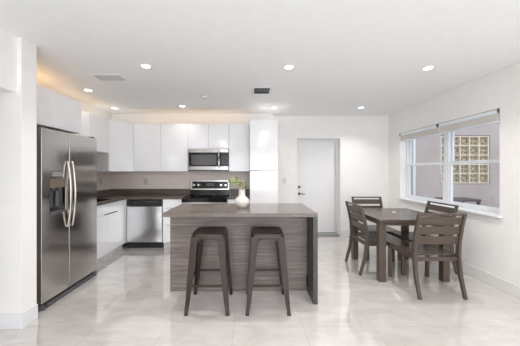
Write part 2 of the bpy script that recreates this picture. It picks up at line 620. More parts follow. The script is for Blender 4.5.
# patio table seen through the window
pt = thing('patio_table', 'dark metal table on the patio outside the window', 'table', (3.5, 4.0, -0.04))
bx(3.22, 3.72, 3.95, 4.30, 0.83, 0.865).build('tabletop', M['patio_furniture'], pt, 0.004)
for lx in (3.23, 3.675):
    for ly in (3.96, 4.25):
        bx(lx, lx + 0.035, ly, ly + 0.035, -0.04, 0.83).build('leg', M['patio_furniture'], pt, 0.003)

# ------------------------------------------------------------------ kitchen cabinets
ZC = 0.875     # kitchen counter top
ZB = 0.845     # cabinet top
ZT = 2.19      # wall cabinet top
ZU = 1.318     # wall cabinet bottom
YU = 4.48      # front of the back wall cabinets
YF = 4.175     # front of the back base cabinets
G = 0.0018


def fronts_y(root, y, cells, m, names='door', t=0.018):
    """flat fronts facing -Y; cells = (x0, x1, z0, z1)"""
    out = []
    for c in cells:
        out.append(bx(c[0] + G, c[1] - G, y, y + t, c[2] + G, c[3] - G).build(names, m, root, 0.0015))
    return out


def cabinet(name, label, x0, x1, y0, y1, z0, z1, cells, face, group=None, name_parts='door', mat_=None):
    """carcass box with fronts on the -Y or +X side"""
    root = thing(name, label, 'cabinet', ((x0 + x1) / 2, (y0 + y1) / 2, z0), group)
    t = 0.018
    if face == 'y':
        bx(x0, x1, y0 + t + 0.001, y1, z0, z1).build('body', M['carcass'], root)
        for c in cells:
            bx(c[1] + G, c[2] - G, y0, y0 + t, c[3] + G, c[4] - G).build(c[0], M['cab'], root, 0.0015)
    else:
        bx(x0, x1 - t - 0.001, y0, y1, z0, z1).build('body', M['carcass'], root)
        for c in cells:
            bx(x1 - t, x1, c[1] + G, c[2] - G, c[3] + G, c[4] - G).build(c[0], M['cab'], root, 0.0015)
    return root


WG = 'glossy white wall cabinets'
BG = 'glossy white base cabinets'
# wall cabinets on the back wall
cabinet('wall_cabinet', 'tall two-door white wall cabinet left of the microwave', -2.15, -1.154, YU, YK, ZU, ZT,
        [('door', -2.15, -1.655, ZU, ZT), ('door', -1.655, -1.154, ZU, ZT)], 'y', WG)
cabinet('wall_cabinet', 'short two-door white cabinet directly above the microwave', -1.152, -0.406, YU, YK, 1.729, ZT,
        [('door', -1.152, -0.778, 1.729, ZT), ('door', -0.778, -0.406, 1.729, ZT)], 'y', WG)
cabinet('wall_cabinet', 'single-door white wall cabinet between microwave and full-height pantry', -0.404, -0.024, YU, YK, ZU, ZT,
        [('door', -0.404, -0.024, ZU, ZT)], 'y', WG)
# diagonal corner cabinet
cc = thing('wall_cabinet', 'white diagonal corner wall cabinet where the two cabinet runs meet', 'cabinet', (-2.45, 4.5, ZU), WG)
MB().prism([(-2.738, 4.155), (-2.418, 4.155), (-2.165, 4.482), (-2.153, 4.49), (-2.153, 4.818), (-2.738, 4.818)], ZU, ZT).build('body', M['carcass'], cc)
A0, A1 = Vector((-2.405, 4.150)), Vector((-2.152, 4.477))
dd = (A1 - A0).normalized()
nn = Vector((dd.y, -dd.x))
a0, a1 = A0 + dd * 0.003, A1 - dd * 0.003
MB().prism([tuple(a0), tuple(a1), tuple(a1 - nn * 0.013), tuple(a0 - nn * 0.013)], ZU + G, ZT - G).build('door', M['cab'], cc, 0.0015)
# short wall cabinets on the left wall
cabinet('wall_cabinet', 'short white wall cabinet on the left wall beside the corner cabinet', XL + 0.002, -2.40, 3.64, 4.148, 1.63, ZT,
        [('door', 3.64, 4.148, 1.63, ZT)], 'x', WG)
cabinet('wall_cabinet', 'short white wall cabinet next to the one over the refrigerator', XL + 0.002, -2.40, 3.125, 3.638, 1.63, ZT,
        [('door', 3.125, 3.638, 1.63, ZT)], 'x', WG)
cabinet('wall_cabinet', 'deep white cabinet mounted above the refrigerator', XL + 0.002, -2.16, 2.225, 3.122, 1.80, ZT,
        [('door', 2.225, 2.673, 1.80, ZT), ('door', 2.673, 3.122, 1.80, ZT)], 'x', WG)

# full-height pantry
pn = thing('pantry_cabinet', 'full-height glossy white pantry cabinet at the right end of the kitchen', 'cabinet', (0.22, 4.5, 0))
bx(-0.02, 0.46, YF + 0.02, YK - 0.002, 0.10, ZT).build('body', M['carcass'], pn)
bx(-0.02 + G, 0.46 - G, YF, YF + 0.018, 1.335, ZT - G).build('door', M['cab'], pn, 0.0015)
bx(-0.02 + G, 0.46 - G, YF, YF + 0.018, 0.10, 1.327).build('door', M['cab'], pn, 0.0015)
bx(-0.02, 0.14, YF - 0.004, YF + 0.02, 1.328, 1.334).build('edge_pull', M['gap'], pn)
bx(-0.02, 0.46, YF + 0.06, YK - 0.002, 0, 0.098).build('plinth', M['toe'], pn)

# base cabinets, back run
def base_y(label, x0, x1, cells):
    r = thing('base_cabinet', label, 'cabinet', ((x0 + x1) / 2, 4.5, 0), BG)
    bx(x0, x1, YF + 0.02, YK - 0.002, 0.10, ZB).build('body', M['carcass'], r)
    for c in cells:
        p = bx(x0 + G, x1 - G, YF, YF + 0.018, c[1] + G, c[2] - G).build(c[0], M['cab'], r, 0.0015)
        if c[0] == 'drawer':
            bx(x0 + 0.06, x1 - 0.06, YF - 0.006, YF + 0.004, c[1] + 0.001, c[1] + 0.006).build('edge_pull', M['gap'], p)
    bx(x0, x1, YF + 0.06, YF + 0.075, 0, 0.098).build('plinth', M['toe'], r)
    return r


base_y('narrow white drawer cabinet between dishwasher and range', -1.505, -1.172, [('drawer', 0.69, ZB), ('drawer', 0.40, 0.69), ('drawer', 0.10, 0.40)])
base_y('narrow white base cabinet between range and pantry, behind the vase', -0.403, -0.024, [('drawer', 0.69, ZB), ('door', 0.10, 0.69)])
# left run
r = thing('base_cabinet', 'white base cabinet beside the refrigerator with one wide front above two doors', 'cabinet', (-2.45, 3.66, 0), BG)
XB = -2.14
bx(XL + 0.002, XB - 0.02, 3.175, 4.17, 0.10, 0.60).build('body', M['carcass'], r)
p = bx(XB - 0.018, XB, 3.175 + G, 4.165, 0.685, ZB - G).build('drawer', M['cab'], r, 0.0015)
bx(XB - 0.002, XB + 0.008, 3.58, 3.90, 0.676, 0.690).build('edge_pull', M['gap'], p)
bx(XB - 0.018, XB, 3.175 + G, 3.67 - G, 0.10, 0.682).build('door', M['cab'], r, 0.0015)
bx(XB - 0.018, XB, 3.67 + G, 4.165, 0.10, 0.682).build('door', M['cab'], r, 0.0015)
bx(XB - 0.075, XB - 0.06, 3.175, 4.19, 0, 0.098).build('plinth', M['toe'], r)
r = thing('base_cabinet', 'blind corner base cabinet with a pale filler strip left of the dishwasher', 'cabinet', (-2.45, 4.5, 0), BG)
bx(XL + 0.002, -2.132, 4.20, YK - 0.002, 0.10, ZB).build('body', M['carcass'], r)
bx(-2.16, -2.132, 4.182, 4.199, 0.10, ZB).build('filler', M['cab'], r)

# countertops
ct = thing('countertop', 'dark grey-brown quartz counter turning the corner beside the refrigerator', 'countertop', (-2.4, 4.0, ZB))
SX0, SX1, SY0, SY1 = -2.62, -2.23, 3.40, 3.98
m_ = MB()
m_.box(XL + 0.001, SX0, 3.172, YK - 0.001, ZB, ZC)
m_.box(SX1, -2.115, 3.172, YK - 0.001, ZB, ZC)
m_.box(SX0, SX1, 3.172, SY0, ZB, ZC)
m_.box(SX0, SX1, SY1, YK - 0.001, ZB, ZC)
m_.box(-2.115, -1.171, 4.15, YK - 0.001, ZB, ZC)
m_.build('slab', M['quartz_dark'], ct)
MB().box(XL + 0.001, XL + 0.02, 3.172, YK - 0.02, ZC, ZC + 0.10).box(XL + 0.001, -1.171, YK - 0.02, YK - 0.001, ZC, ZC + 0.10).build('upstand', M['quartz_dark'], ct)
ct2 = thing('countertop', 'short piece of dark quartz counter between range and pantry', 'countertop', (-0.2, 4.5, ZB))
bx(-0.404, -0.022, 4.15, YK - 0.001, ZB, ZC).build('slab', M['quartz_dark'], ct2)
bx(-0.404, -0.022, YK - 0.02, YK - 0.001, ZC, ZC + 0.10).build('upstand', M['quartz_dark'], ct2)
sk = MB()
sk.box(SX0 + 0.002, SX0 + 0.012, SY0 + 0.002, SY1 - 0.002, 0.68, ZC - 0.004)
sk.box(SX1 - 0.012, SX1 - 0.002, SY0 + 0.002, SY1 - 0.002, 0.68, ZC - 0.004)
sk.box(SX0 + 0.012, SX1 - 0.012, SY0 + 0.002, SY0 + 0.012, 0.68, ZC - 0.004)
sk.box(SX0 + 0.012, SX1 - 0.012, SY1 - 0.012, SY1 - 0.002, 0.68, ZC - 0.004)
sk.box(SX0 + 0.012, SX1 - 0.012, SY0 + 0.012, SY1 - 0.012, 0.68, 0.69)
tag(sk.build('sink', M['steel'], None), 'undermount sink set in the left counter beside the refrigerator', 'sink')

structure('trim_3', MB().box(XL + 0.0005, -0.022, YK - 0.0006, YK - 0.0001, ZC + 0.10, ZU).box(XL + 0.0001, XL + 0.0006, 3.172, YK - 0.0006, ZC + 0.10, 1.63),
          M['splash'], 'plain warm grey painted backsplash between counter and wall cabinets')
# ------------------------------------------------------------------ refrigerator
FX = -1.97
fx = thing('refrigerator', 'large stainless steel side-by-side refrigerator with water dispenser', 'refrigerator', (-2.3, 2.73, 0))
bx(-2.70, FX - 0.075, 2.305, 3.13, 0.03, 1.715).build('body', M['dark_grey'], fx, 0.006)
FZ0, FZ1 = 0.065, 1.738


def fridge_door(y0, y1, hole=None):
    m = MB()
    x0, x1 = FX - 0.065, FX
    if hole is None:
        m.box(x0, x1, y0, y1, FZ0, FZ1)
        return m.build('door', M['steel'], fx, 0.006, seg=3)
    hy0, hy1, hz0, hz1 = hole
    # one face with a rectangular hole in it
    ys = [y0, hy0, hy1, y1]
    zs = [FZ0, hz0, hz1, FZ1]
    P = [(x1, y, z) for z in zs for y in ys] + [(x0, y, z) for z in zs for y in ys]
    F = []
    for a in range(3):
        for b in range(3):
            if a == 1 and b == 1:
                continue
            i = a * 4 + b
            F.append((i, i + 1, i + 5, i + 4))
            j = i + 16
            F.append((j + 4, j + 5, j + 1, j))
    for a in range(3):
        i = a
        F.append((i + 1, i, i + 16, i + 17))
        i = 12 + a
        F.append((i, i + 1, i + 17, i + 16))
        i = a * 4
        F.append((i, i + 4, i + 20, i + 16))
        i = a * 4 + 3
        F.append((i + 4, i, i + 16, i + 20))
    F += [(5, 6, 22, 21), (10, 9, 25, 26), (9, 5, 21, 25), (6, 10, 26, 22)]
    m.face_list(P, F)
    return m.build('door', M['steel'], fx, 0.006, seg=3)


HY0, HY1, HZ0, HZ1 = 2.40, 2.605, 0.90, 1.25
dl = fridge_door(2.305, 2.653, (HY0, HY1, HZ0, HZ1))
dr = fridge_door(2.660, 3.135)
# dispenser
dp = MB()
dp.box(FX - 0.06, FX - 0.055, HY0 - 0.005, HY1 + 0.005, HZ0 - 0.005, HZ1 + 0.005)
dsp = dp.build('dispenser', M['black'], fx)
bx(FX - 0.05, FX + 0.003, HY0 + 0.001, HY1 - 0.001, 1.155, HZ1 - 0.001).build('control_panel', M['mid_grey'], dsp, 0.003)
bx(FX - 0.055, FX + 0.006, HY0 + 0.001, HY1 - 0.001, HZ0 + 0.001, HZ0 + 0.018).build('drip_tray', M['dark_grey'], dsp, 0.003)
for q in (0.045, 0.12):
    bx(FX - 0.052, FX - 0.038, HY0 + q, HY0 + q + 0.04, 0.96, 1.12).build('paddle', M['dark_grey'], dsp, 0.004)
for q in (0.05, 0.125):
    bx(FX - 0.052, FX - 0.01, HY0 + q, HY0 + q + 0.03, 1.128, 1.154).build('spout', M['dark_grey'], dsp, 0.004)
# two short rows of small pale print above the dispenser
mk = MB()
for row, (za, n_, ya, yb) in enumerate(((1.300, 8, 2.44, 2.55), (1.278, 12, 2.43, 2.575))):
    for k in range(n_):
        y = ya + (yb - ya) * k / n_
        mk.box(FX - 0.0005, FX + 0.0008, y, y + (yb - ya) / n_ * 0.72, za, za + 0.011)
mk.build('printed_mark', M['mark'], dl)
bx(FX - 0.05, FX - 0.012, 2.6532, 2.6598, FZ0 + 0.01, FZ1 - 0.01).build('door_gap_shade', M['black'], fx)  # dark strip added so the gap between the doors reads as shaded
# bowed handles
for d_, y in ((dl, 2.625), (dr, 2.69)):
    path = []
    for k in range(15):
        t = k / 14
        path.append((FX + 0.006 + 0.036 * math.sin(PI * t) ** 0.7, y, 0.73 + 0.70 * t))
    hm = MB().tube(path, [0.010 + 0.004 * math.sin(PI * k / 14) for k in range(15)], 12)
    hm.build('handle', M['handle'], d_, smooth=True)
# base grille and front feet covers
bx(-2.10, FX - 0.035, 2.33, 3.12, 0.012, 0.058).build('grille', M['black'], fx, 0.004)
for y0, y1 in ((2.30, 2.36), (3.075, 3.14)):
    MB().prism([(-2.12, y0), (FX - 0.035, y0), (FX + 0.0, y0 + 0.014), (FX + 0.014, (y0 + y1) / 2), (FX + 0.0, y1 - 0.014), (FX - 0.035, y1), (-2.12, y1)], 0.0, 0.052).build('foot_cover', M['dark_grey'], fx, 0.008, seg=3)
bx(FX - 0.03, FX + 0.005, 2.36, 3.075, 0.006, 0.044).build('kick_plate', M['dark_grey'], fx, 0.006)
for y in (2.33, 3.07):
    bx(FX - 0.09, FX - 0.02, y, y + 0.05, FZ1, FZ1 + 0.018).build('hinge_cover', M['dark_grey'], fx, 0.006)

# ------------------------------------------------------------------ dishwasher
DW0, DW1 = -2.127, -1.512
dw = thing('dishwasher', 'stainless steel dishwasher with black control strip', 'dishwasher', (-1.82, 4.5, 0))
bx(DW0, DW1, YF + 0.04, YK - 0.03, 0.10, 0.842).build('body', M['black'], dw)
bx(DW0 + 0.018, DW1 - 0.004, YF - 0.012, YF + 0.03, 0.115, 0.722).build('door', M['dw_steel'], dw, 0.004)
cs = bx(DW0 + 0.018, DW1 - 0.004, YF - 0.016, YF + 0.03, 0.728, 0.838).build('control_strip', M['black'], dw, 0.004)
for k in range(7):
    x = -1.84 + 0.038 * k
    bx(x, x + 0.016, YF - 0.0175, YF - 0.0155, 0.80, 0.808).build('button', M['slat'], cs)
bx(DW0 + 0.018, DW1, YF + 0.045, YF + 0.06, 0.0, 0.10).build('kick_plate', M['black'], dw)
bx(DW0, DW0 + 0.014, YF - 0.004, YF + 0.03, 0.10, 0.838).build('side_trim', M['slat'], dw)

# ------------------------------------------------------------------ range
R0, R1 = -1.168, -0.408
rg = thing('kitchen_range', 'stainless steel electric range with black glass cooktop and four knobs', 'stove', (-0.79, 4.5, 0))
bx(R0, R1, YF + 0.03, 4.80, 0.06, 0.835).build('body', M['black'], rg)
bx(R0 + 0.003, R1 - 0.003, YF - 0.03, YF + 0.028, 0.20, 0.74).build('oven_door', M['steel_light'], rg, 0.005)
bx(R0 + 0.12, R1 - 0.12, YF - 0.033, YF - 0.029, 0.32, 0.64).build('oven_window', M['black_glass'], rg)
MB().tube([(R0 + 0.06, YF - 0.075, 0.71), (R1 - 0.06, YF - 0.075, 0.71)], 0.011, 10).box(R0 + 0.07, R0 + 0.09, YF - 0.075, YF - 0.03, 0.703, 0.717).box(R1 - 0.09, R1 - 0.07, YF - 0.075, YF - 0.03, 0.703, 0.717).build('oven_handle', M['chrome'], rg, smooth=True)
bx(R0 + 0.003, R1 - 0.003, YF - 0.025, YF + 0.03, 0.065, 0.192).build('drawer', M['steel_light'], rg, 0.005)
bx(R0, R1, YF - 0.055, YF + 0.028, 0.745, 0.798).build('front_rail', M['steel_light'], rg, 0.005)
ctp = bx(R0 - 0.0, R1 + 0.0, YF - 0.065, 4.71, 0.80, 0.864).build('cooktop', M['black_glass'], rg, 0.005)
for cx_, cy_, rr in ((-0.98, 4.30, 0.10), (-0.60, 4.30, 0.085), (-0.98, 4.56, 0.075), (-0.60, 4.56, 0.10)):
    MB().lathe([(rr, 0), (rr, 0.0012), (rr - 0.006, 0.0012), (rr - 0.006, 0)], (cx_, cy_, 0.8640), 36).build('burner_ring', M['dark_grey'], ctp)
# backguard
bg = MB().hexa([(R0 + 0.01, 4.70, 0.865), (R1 - 0.01, 4.70, 0.865), (R1 - 0.01, 4.80, 0.865), (R0 + 0.01, 4.80, 0.865)],
               [(R0 + 0.01, 4.735, 1.145), (R1 - 0.01, 4.735, 1.145), (R1 - 0.01, 4.80, 1.145), (R0 + 0.01, 4.80, 1.145)]).build('backguard', M['steel_light'], rg, 0.005)


def on_guard(z, d=0.0):
    return 4.70 + 0.035 * (z - 0.888) / 0.257 - d


def guard_panel(x0, x1, z0, z1, d0, d1):
    return MB().hexa([(x0, on_guard(z0, d1), z0), (x1, on_guard(z0, d1), z0), (x1, on_guard(z0, d0), z0), (x0, on_guard(z0, d0), z0)],
                     [(x0, on_guard(z1, d1), z1), (x1, on_guard(z1, d1), z1), (x1, on_guard(z1, d0), z1), (x0, on_guard(z1, d0), z1)])


guard_panel(R0 + 0.035, R1 - 0.035, 0.985, 1.125, -0.002, 0.005).build('control_panel', M['black_glass'], bg)
guard_panel(R0 + 0.011, R1 - 0.011, 0.866, 0.968, -0.002, 0.006).build('lower_panel', M['black_glass'], bg)
guard_panel(-0.86, -0.70, 1.04, 1.09, 0.003, 0.0065).build('display', M['grey_glass'], bg)
for x in (-1.095, -1.005, -0.575, -0.485):
    MB().lathe([(0.029, 0), (0.029, -0.008), (0.023, -0.012), (0.020, -0.034), (0.017, -0.037), (0, -0.037)], (x, on_guard(1.055, 0.004), 1.055), 24, axis='y').build('knob', M['chrome'], bg, smooth=True)

# ------------------------------------------------------------------ microwave
MY = 4.44
X0, X1 = -1.148, -0.410
mw = thing('microwave', 'stainless over-the-range microwave with dark window and vertical handle', 'microwave', (-0.78, 4.6, ZU))
bx(X0, X1, MY + 0.03, YK - 0.003, 1.322, 1.725).build('body', M['dark_grey'], mw)
Z0, Z1 = 1.322, 1.725
md = MB()
DXR = -0.555
# door frame of brushed steel around the window
md.box(X0 + 0.002, DXR, MY, MY + 0.03, 1.345, 1.41)
md.box(X0 + 0.002, X1 - 0.002, MY, MY + 0.03, 1.66, Z1 - 0.002)
md.box(X0 + 0.002, X0 + 0.02, MY, MY + 0.03, 1.41, 1.66)
md.build('door_frame', M['mw_steel'], mw, 0.002)
wnd = bx(X0 + 0.02, DXR - 0.001, MY + 0.001, MY + 0.03, 1.41, 1.66).build('door', M['black_glass'], mw)
bx(X0 + 0.065, DXR - 0.075, MY - 0.0015, MY + 0.001, 1.435, 1.622).build('window', M['grey_glass'], wnd)
kp = bx(DXR + 0.001, X1 - 0.002, MY + 0.001, MY + 0.03, 1.41, 1.659).build('keypad', M['black_glass'], mw)
for i in range(4):
    for k in range(6):
        bx(-0.525 + 0.024 * i, -0.525 + 0.024 * i + 0.014, MY, MY + 0.002, 1.43 + 0.03 * k, 1.43 + 0.03 * k + 0.012).build('button', M['dark_grey'], kp)
bx(DXR + 0.001, X1 - 0.002, MY, MY + 0.03, 1.345, 1.409).build('lower_trim', M['mw_steel'], mw, 0.002)
bx(X0, X1, MY + 0.004, MY + 0.03, 1.322, 1.343).build('vent_grille', M['dark_grey'], mw)
MB().tube([(DXR - 0.022, MY, 1.40), (DXR - 0.022, MY - 0.035, 1.415), (DXR - 0.022, MY - 0.042, 1.50), (DXR - 0.022, MY - 0.042, 1.60), (DXR - 0.022, MY - 0.035, 1.675), (DXR - 0.022, MY, 1.69)], 0.013, 12).build('handle', M['chrome'], mw, smooth=True)

# ------------------------------------------------------------------ island
IX0, IX1, IY0, IY1, IZ = -0.887, 0.663, 2.43, 3.18, 0.905
isl = thing('kitchen_island', 'wood-panelled kitchen island with grey quartz top and waterfall end', 'island', (-0.11, 2.8, 0))
bx(IX0, IX1, IY0, IY1, IZ - 0.038, IZ).build('worktop', M['quartz'], isl, 0.002)
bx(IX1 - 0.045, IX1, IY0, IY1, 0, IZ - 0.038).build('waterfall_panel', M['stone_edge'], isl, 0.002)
bx(IX0, IX1 - 0.046, 2.72, IY1 - 0.03, 0.0, IZ - 0.039).build('body', M['carcass'], isl)
bx(IX0 - 0.004, IX1 - 0.046, 2.70, 2.7195, 0, IZ - 0.039).build('front_panel', M['wood'], isl, 0.001)
bx(IX0 - 0.006, IX0 - 0.0005, 2.7197, IY1 - 0.03, 0, IZ - 0.039).build('side_panel', M['wood'], isl)
for k in range(3):
    w = (IX1 - 0.046 - IX0) / 3
    bx(IX0 + w * k + G, IX0 + w * (k + 1) - G, IY1 - 0.029, IY1 - 0.011, 0.10, IZ - 0.042).build('door', M['cab'], isl, 0.0015)
bx(IX1 - 0.058, IX1 - 0.0455, 2.655, 2.695, 0.07, 0.18).build('outlet', M['black'], isl, 0.003)

# ------------------------------------------------------------------ bar stools


def make_stool(label, loc):
    root = thing('bar_stool', label, 'bar stool', (0, 0, 0), 'backless metal bar stools at the island')
    SZ = 0.737
    # seat: rounded square pan with a turned-down skirt
    def rsq(h, r, n=6):
        pts = []
        for cx_, cy_, a0 in ((h - r, h - r, 0), (-h + r, h - r, PI / 2), (-h + r, -h + r, PI), (h - r, -h + r, 1.5 * PI)):
            for k in range(n + 1):
                a = a0 + PI / 2 * k / n
                pts.append((cx_ + r * math.cos(a), cy_ + r * math.sin(a)))
        return pts
    rings = [(0.060, 0.03, SZ - 0.008), (0.115, 0.04, SZ - 0.007), (0.138, 0.045, SZ), (0.149, 0.045, SZ - 0.003), (0.155, 0.045, SZ - 0.014), (0.158, 0.045, SZ - 0.038)]
    s = MB()
    P = []
    for h, r, z in rings:
        P += [(x, y, z) for x, y in rsq(h, r)]
    nR = 28
    F = [tuple(range(nR))]
    for i in range(len(rings) - 1):
        for k in range(nR):
            F.append((i * nR + k, (i + 1) * nR + k, (i + 1) * nR + (k + 1) % nR, i * nR + (k + 1) % nR))
    o_ = len(P)
    for h, r, z in reversed(rings):
        P += [(x * (h - 0.003) / h, y * (h - 0.003) / h, z - 0.003) for x, y in rsq(h, r)]
    nr = len(rings)
    for k in range(nR):
        F.append(((nr - 1) * nR + k, nr * nR + k, nr * nR + (k + 1) % nR, (nr - 1) * nR + (k + 1) % nR))
    for i in range(nr, 2 * nr - 1):
        for k in range(nR):
            F.append((i * nR + k, (i + 1) * nR + k, (i + 1) * nR + (k + 1) % nR, i * nR + (k + 1) % nR))
    F.append(tuple(reversed(range((2 * nr - 1) * nR, 2 * nr * nR))))
    s.face_list(P, F)
    s.build('seat', M['bronze'], root, smooth=True)
    # four pressed steel legs of L section, flaring out
    T, B = 0.156, 0.207
    zt = SZ - 0.030
    for sx in (-1, 1):
        for sy in (-1, 1):
            def ring(c, w, t, z):
                # L profile, outer corner at (c, c), arms of length w
                q = [(c, c), (c - w, c), (c - w, c - t), (c - t, c - t), (c - t, c - w), (c, c - w)]
                return [(x * sx, y * sy, z) for x, y in q]
            lv = [(T, 0.074, 0.006, zt), (T + 0.004, 0.066, 0.006, zt - 0.05), (T + 0.024, 0.056, 0.008, 0.38), (B - 0.008, 0.040, 0.012, 0.10), (B, 0.030, 0.028, 0.012)]
            P = []
            for a in lv:
                P += ring(*a)
            F = [tuple(range(6)), tuple(reversed(range(24, 30)))]
            for i in range(4):
                for k in range(6):
                    F.append((i * 6 + k, (i + 1) * 6 + k, (i + 1) * 6 + (k + 1) % 6, i * 6 + (k + 1) % 6))
            lg = MB().face_list(P, F).build('leg', M['bronze'], root, 0.002)
            c = B - 0.015
            MB().box(min(sx * (c - 0.017), sx * (c + 0.017)), max(sx * (c - 0.017), sx * (c + 0.017)),
                     min(sy * (c - 0.017), sy * (c + 0.017)), max(sy * (c - 0.017), sy * (c + 0.017)), 0, 0.014).build('foot_cap', M['rubber'], lg, 0.003)
    # apron under each side with a rounded arch towards the legs
    for q in range(4):
        a = MB()
        y = -T + 0.001
        pts = []
        xs = [-0.105 + 0.21 * k / 14 for k in range(15)]
        lo = []
        for x in xs:
            e = (abs(x) / 0.105)
            lo.append(zt - 0.022 - 0.045 * e ** 5)
        P = []
        for x, z in zip(xs, lo):
            P += [(x, y, z), (x, y, zt + 0.004), (x, y + 0.004, zt + 0.004), (x, y + 0.004, z)]
        F = [(0, 1, 2, 3), tuple(56 + k for k in (3, 2, 1, 0))]
        for i in range(14):
            for k in range(4):
                F.append((i * 4 + k, i * 4 + (k + 1) % 4, i * 4 + 4 + (k + 1) % 4, i * 4 + 4 + k))
        R = Matrix.Rotation(q * PI / 2, 3, 'Z')
        P = [tuple(R @ Vector(p)) for p in P]
        a.face_list(P, F).build('apron', M['bronze'], root)
    # foot rails
    zr = 0.262
    c = T + 0.030
    for q in range(4):
        R = Matrix.Rotation(q * PI / 2, 3, 'Z')
        P = [tuple(R @ Vector(p)) for p in [(-c, -c, zr - 0.011), (c, -c, zr - 0.011), (c, -c + 0.008, zr - 0.011), (-c, -c + 0.008, zr - 0.011),
                                            (-c, -c, zr + 0.011), (c, -c, zr + 0.011), (c, -c + 0.008, zr + 0.011), (-c, -c + 0.008, zr + 0.011)]]
        MB().face_list(P, [(0, 3, 2, 1), (4, 5, 6, 7), (0, 1, 5, 4), (1, 2, 6, 5), (2, 3, 7, 6), (3, 0, 4, 7)]).build('foot_rail', M['bronze'], root)
    root.location = loc
    return root


st = make_stool('dark bronze metal bar stool on the left, nearer the refrigerator', (-0.406, 2.447, 0))
st2 = copy_tree(st)
st2.location = (0.158, 2.447, 0)
st2['label'] = 'dark bronze metal bar stool on the right, nearer the waterfall end of the island'

# ------------------------------------------------------------------ dining set
TX0, TX1, TY0, TY1, TZ = 1.51, 2.39, 2.875, 3.78, 0.752
tb = thing('dining_table', 'square taupe-brown slatted dining table by the window', 'table', (1.95, 3.33, 0))
tt = MB()
nb = 7
tt.box(TX0, TX1, TY0, TY0 + 0.09, TZ - 0.028, TZ)
tt.box(TX0, TX1, TY1 - 0.09, TY1, TZ - 0.028, TZ)
tt.box(TX0, TX0 + 0.09, TY0 + 0.09, TY1 - 0.09, TZ - 0.028, TZ)
tt.box(TX1 - 0.09, TX1, TY0 + 0.09, TY1 - 0.09, TZ - 0.028, TZ)
w = (TY1 - TY0 - 0.18) / nb
for k in range(nb):
    tt.box(TX0 + 0.091, TX1 - 0.091, TY0 + 0.09 + w * k + 0.0015, TY0 + 0.09 + w * (k + 1) - 0.0015, TZ - 0.026, TZ - 0.001)
tt.build('tabletop', M['table_top'], tb, 0.002)
ap = MB()
ap.box(TX0 + 0.03, TX1 - 0.03, TY0 + 0.03, TY0 + 0.05, TZ - 0.075, TZ - 0.028)
ap.box(TX0 + 0.03, TX1 - 0.03, TY1 - 0.05, TY1 - 0.03, TZ - 0.075, TZ - 0.028)
ap.box(TX0 + 0.03, TX0 + 0.05, TY0 + 0.05, TY1 - 0.05, TZ - 0.075, TZ - 0.028)
ap.box(TX1 - 0.05, TX1 - 0.03, TY0 + 0.05, TY1 - 0.05, TZ - 0.075, TZ - 0.028)
ap.build('apron', M['chair'], tb)
for x in (TX0 + 0.02, TX1 - 0.10):
    for y in (TY0 + 0.04, TY1 - 0.11):
        bx(x, x + 0.08, y, y + 0.08, 0, TZ - 0.029).build('leg', M['chair'], tb, 0.006)
MB().lathe([(0.0, -0.003), (0.027, -0.003), (0.027, 0.002), (0.022, 0.004), (0.0, 0.004)], (1.985, 3.40, TZ), 24).build('umbrella_hole_plug', M['plate'], tb, smooth=True)


def post_y(z):
    pts = [(0, -0.268), (0.22, -0.205), (0.42, -0.178), (0.58, -0.188), (0.75, -0.222), (0.885, -0.262)]
    for (za, ya), (zb, yb) in zip(pts, pts[1:]):
        if z <= zb:
            t = (z - za) / (zb - za)
            return ya + (yb - ya) * t
    return pts[-1][1]


def make_chair(label):
    root = thing('dining_chair', label, 'chair', (0, 0, 0), 'slatted dining chairs around the table')
    HW = 0.25
    for s in (-1, 1):
        zs = [0, 0.10, 0.22, 0.32, 0.42, 0.50, 0.58, 0.66, 0.75, 0.82, 0.885]
        path = [(post_y(z), z) for z in zs]
        th = [0.030, 0.034, 0.040, 0.045, 0.048, 0.046, 0.042, 0.040, 0.036, 0.032, 0.028]
        a, b = (s * HW, s * (HW - 0.030))
        MB().sweep_yz(path, min(a, b), max(a, b), th).build('back_post', M['chair'], root, 0.003, smooth=True)
        x = s * (HW - 0.016)
        bx(x - 0.016, x + 0.016, 0.262, 0.302, 0, 0.405).build('leg', M['chair'], root, 0.004)
        bx(x - 0.012, x + 0.012, -0.165, 0.262, 0.372, 0.41).build('side_rail', M['chair'], root, 0.002)
    W = HW - 0.0302
    for z0, z1 in ((0.766, 0.842), (0.657, 0.739), (0.548, 0.630)):
        path = [(post_y(z0 + (z1 - z0) * k / 3), z0 + (z1 - z0) * k / 3) for k in range(4)]
        MB().sweep_yz(path, -W, W, 0.014).build('back_slat', M['chair'], root, 0.002)
    MB().sweep_yz([(post_y(0.866), 0.866), (post_y(0.884), 0.884)], -W, W, 0.024).build('top_rail', M['chair'], root, 0.003)
    bx(-W, W, -0.19, -0.16, 0.365, 0.405).build('rear_rail', M['chair'], root, 0.002)
    bx(-HW + 0.033, HW - 0.033, 0.27, 0.295, 0.365, 0.404).build('front_rail', M['chair'], root, 0.002)
    n = 6
    s = MB()
    y0, y1 = -0.150, 0.306
    w = (y1 - y0) / n
    for k in range(n):
        s.box(-HW + 0.002, HW - 0.002, y0 + w * k + 0.004, y0 + w * (k + 1) - 0.004, 0.4105, 0.430)
    s.build('seat', M['chair_seat'], root, 0.003)
    return root


ch = make_chair('slatted brown dining chair nearest the camera, its back to the camera')
ch.location = (1.978, 2.795, 0)
for (x, y, rz, lab) in ((1.655, 3.352, -PI / 2, 'slatted brown dining chair on the left side of the table, facing the window'),
                        (2.374, 3.37, PI / 2 + 0.03, 'slatted brown dining chair between the table and the window wall'),
                        (1.972, 3.93, PI, 'slatted brown dining chair behind the table, facing the camera')):
    c = copy_tree(ch)
    c.location = (x, y, 0)
    c.rotation_euler = (0, 0, rz)
    c['label'] = lab
b = None

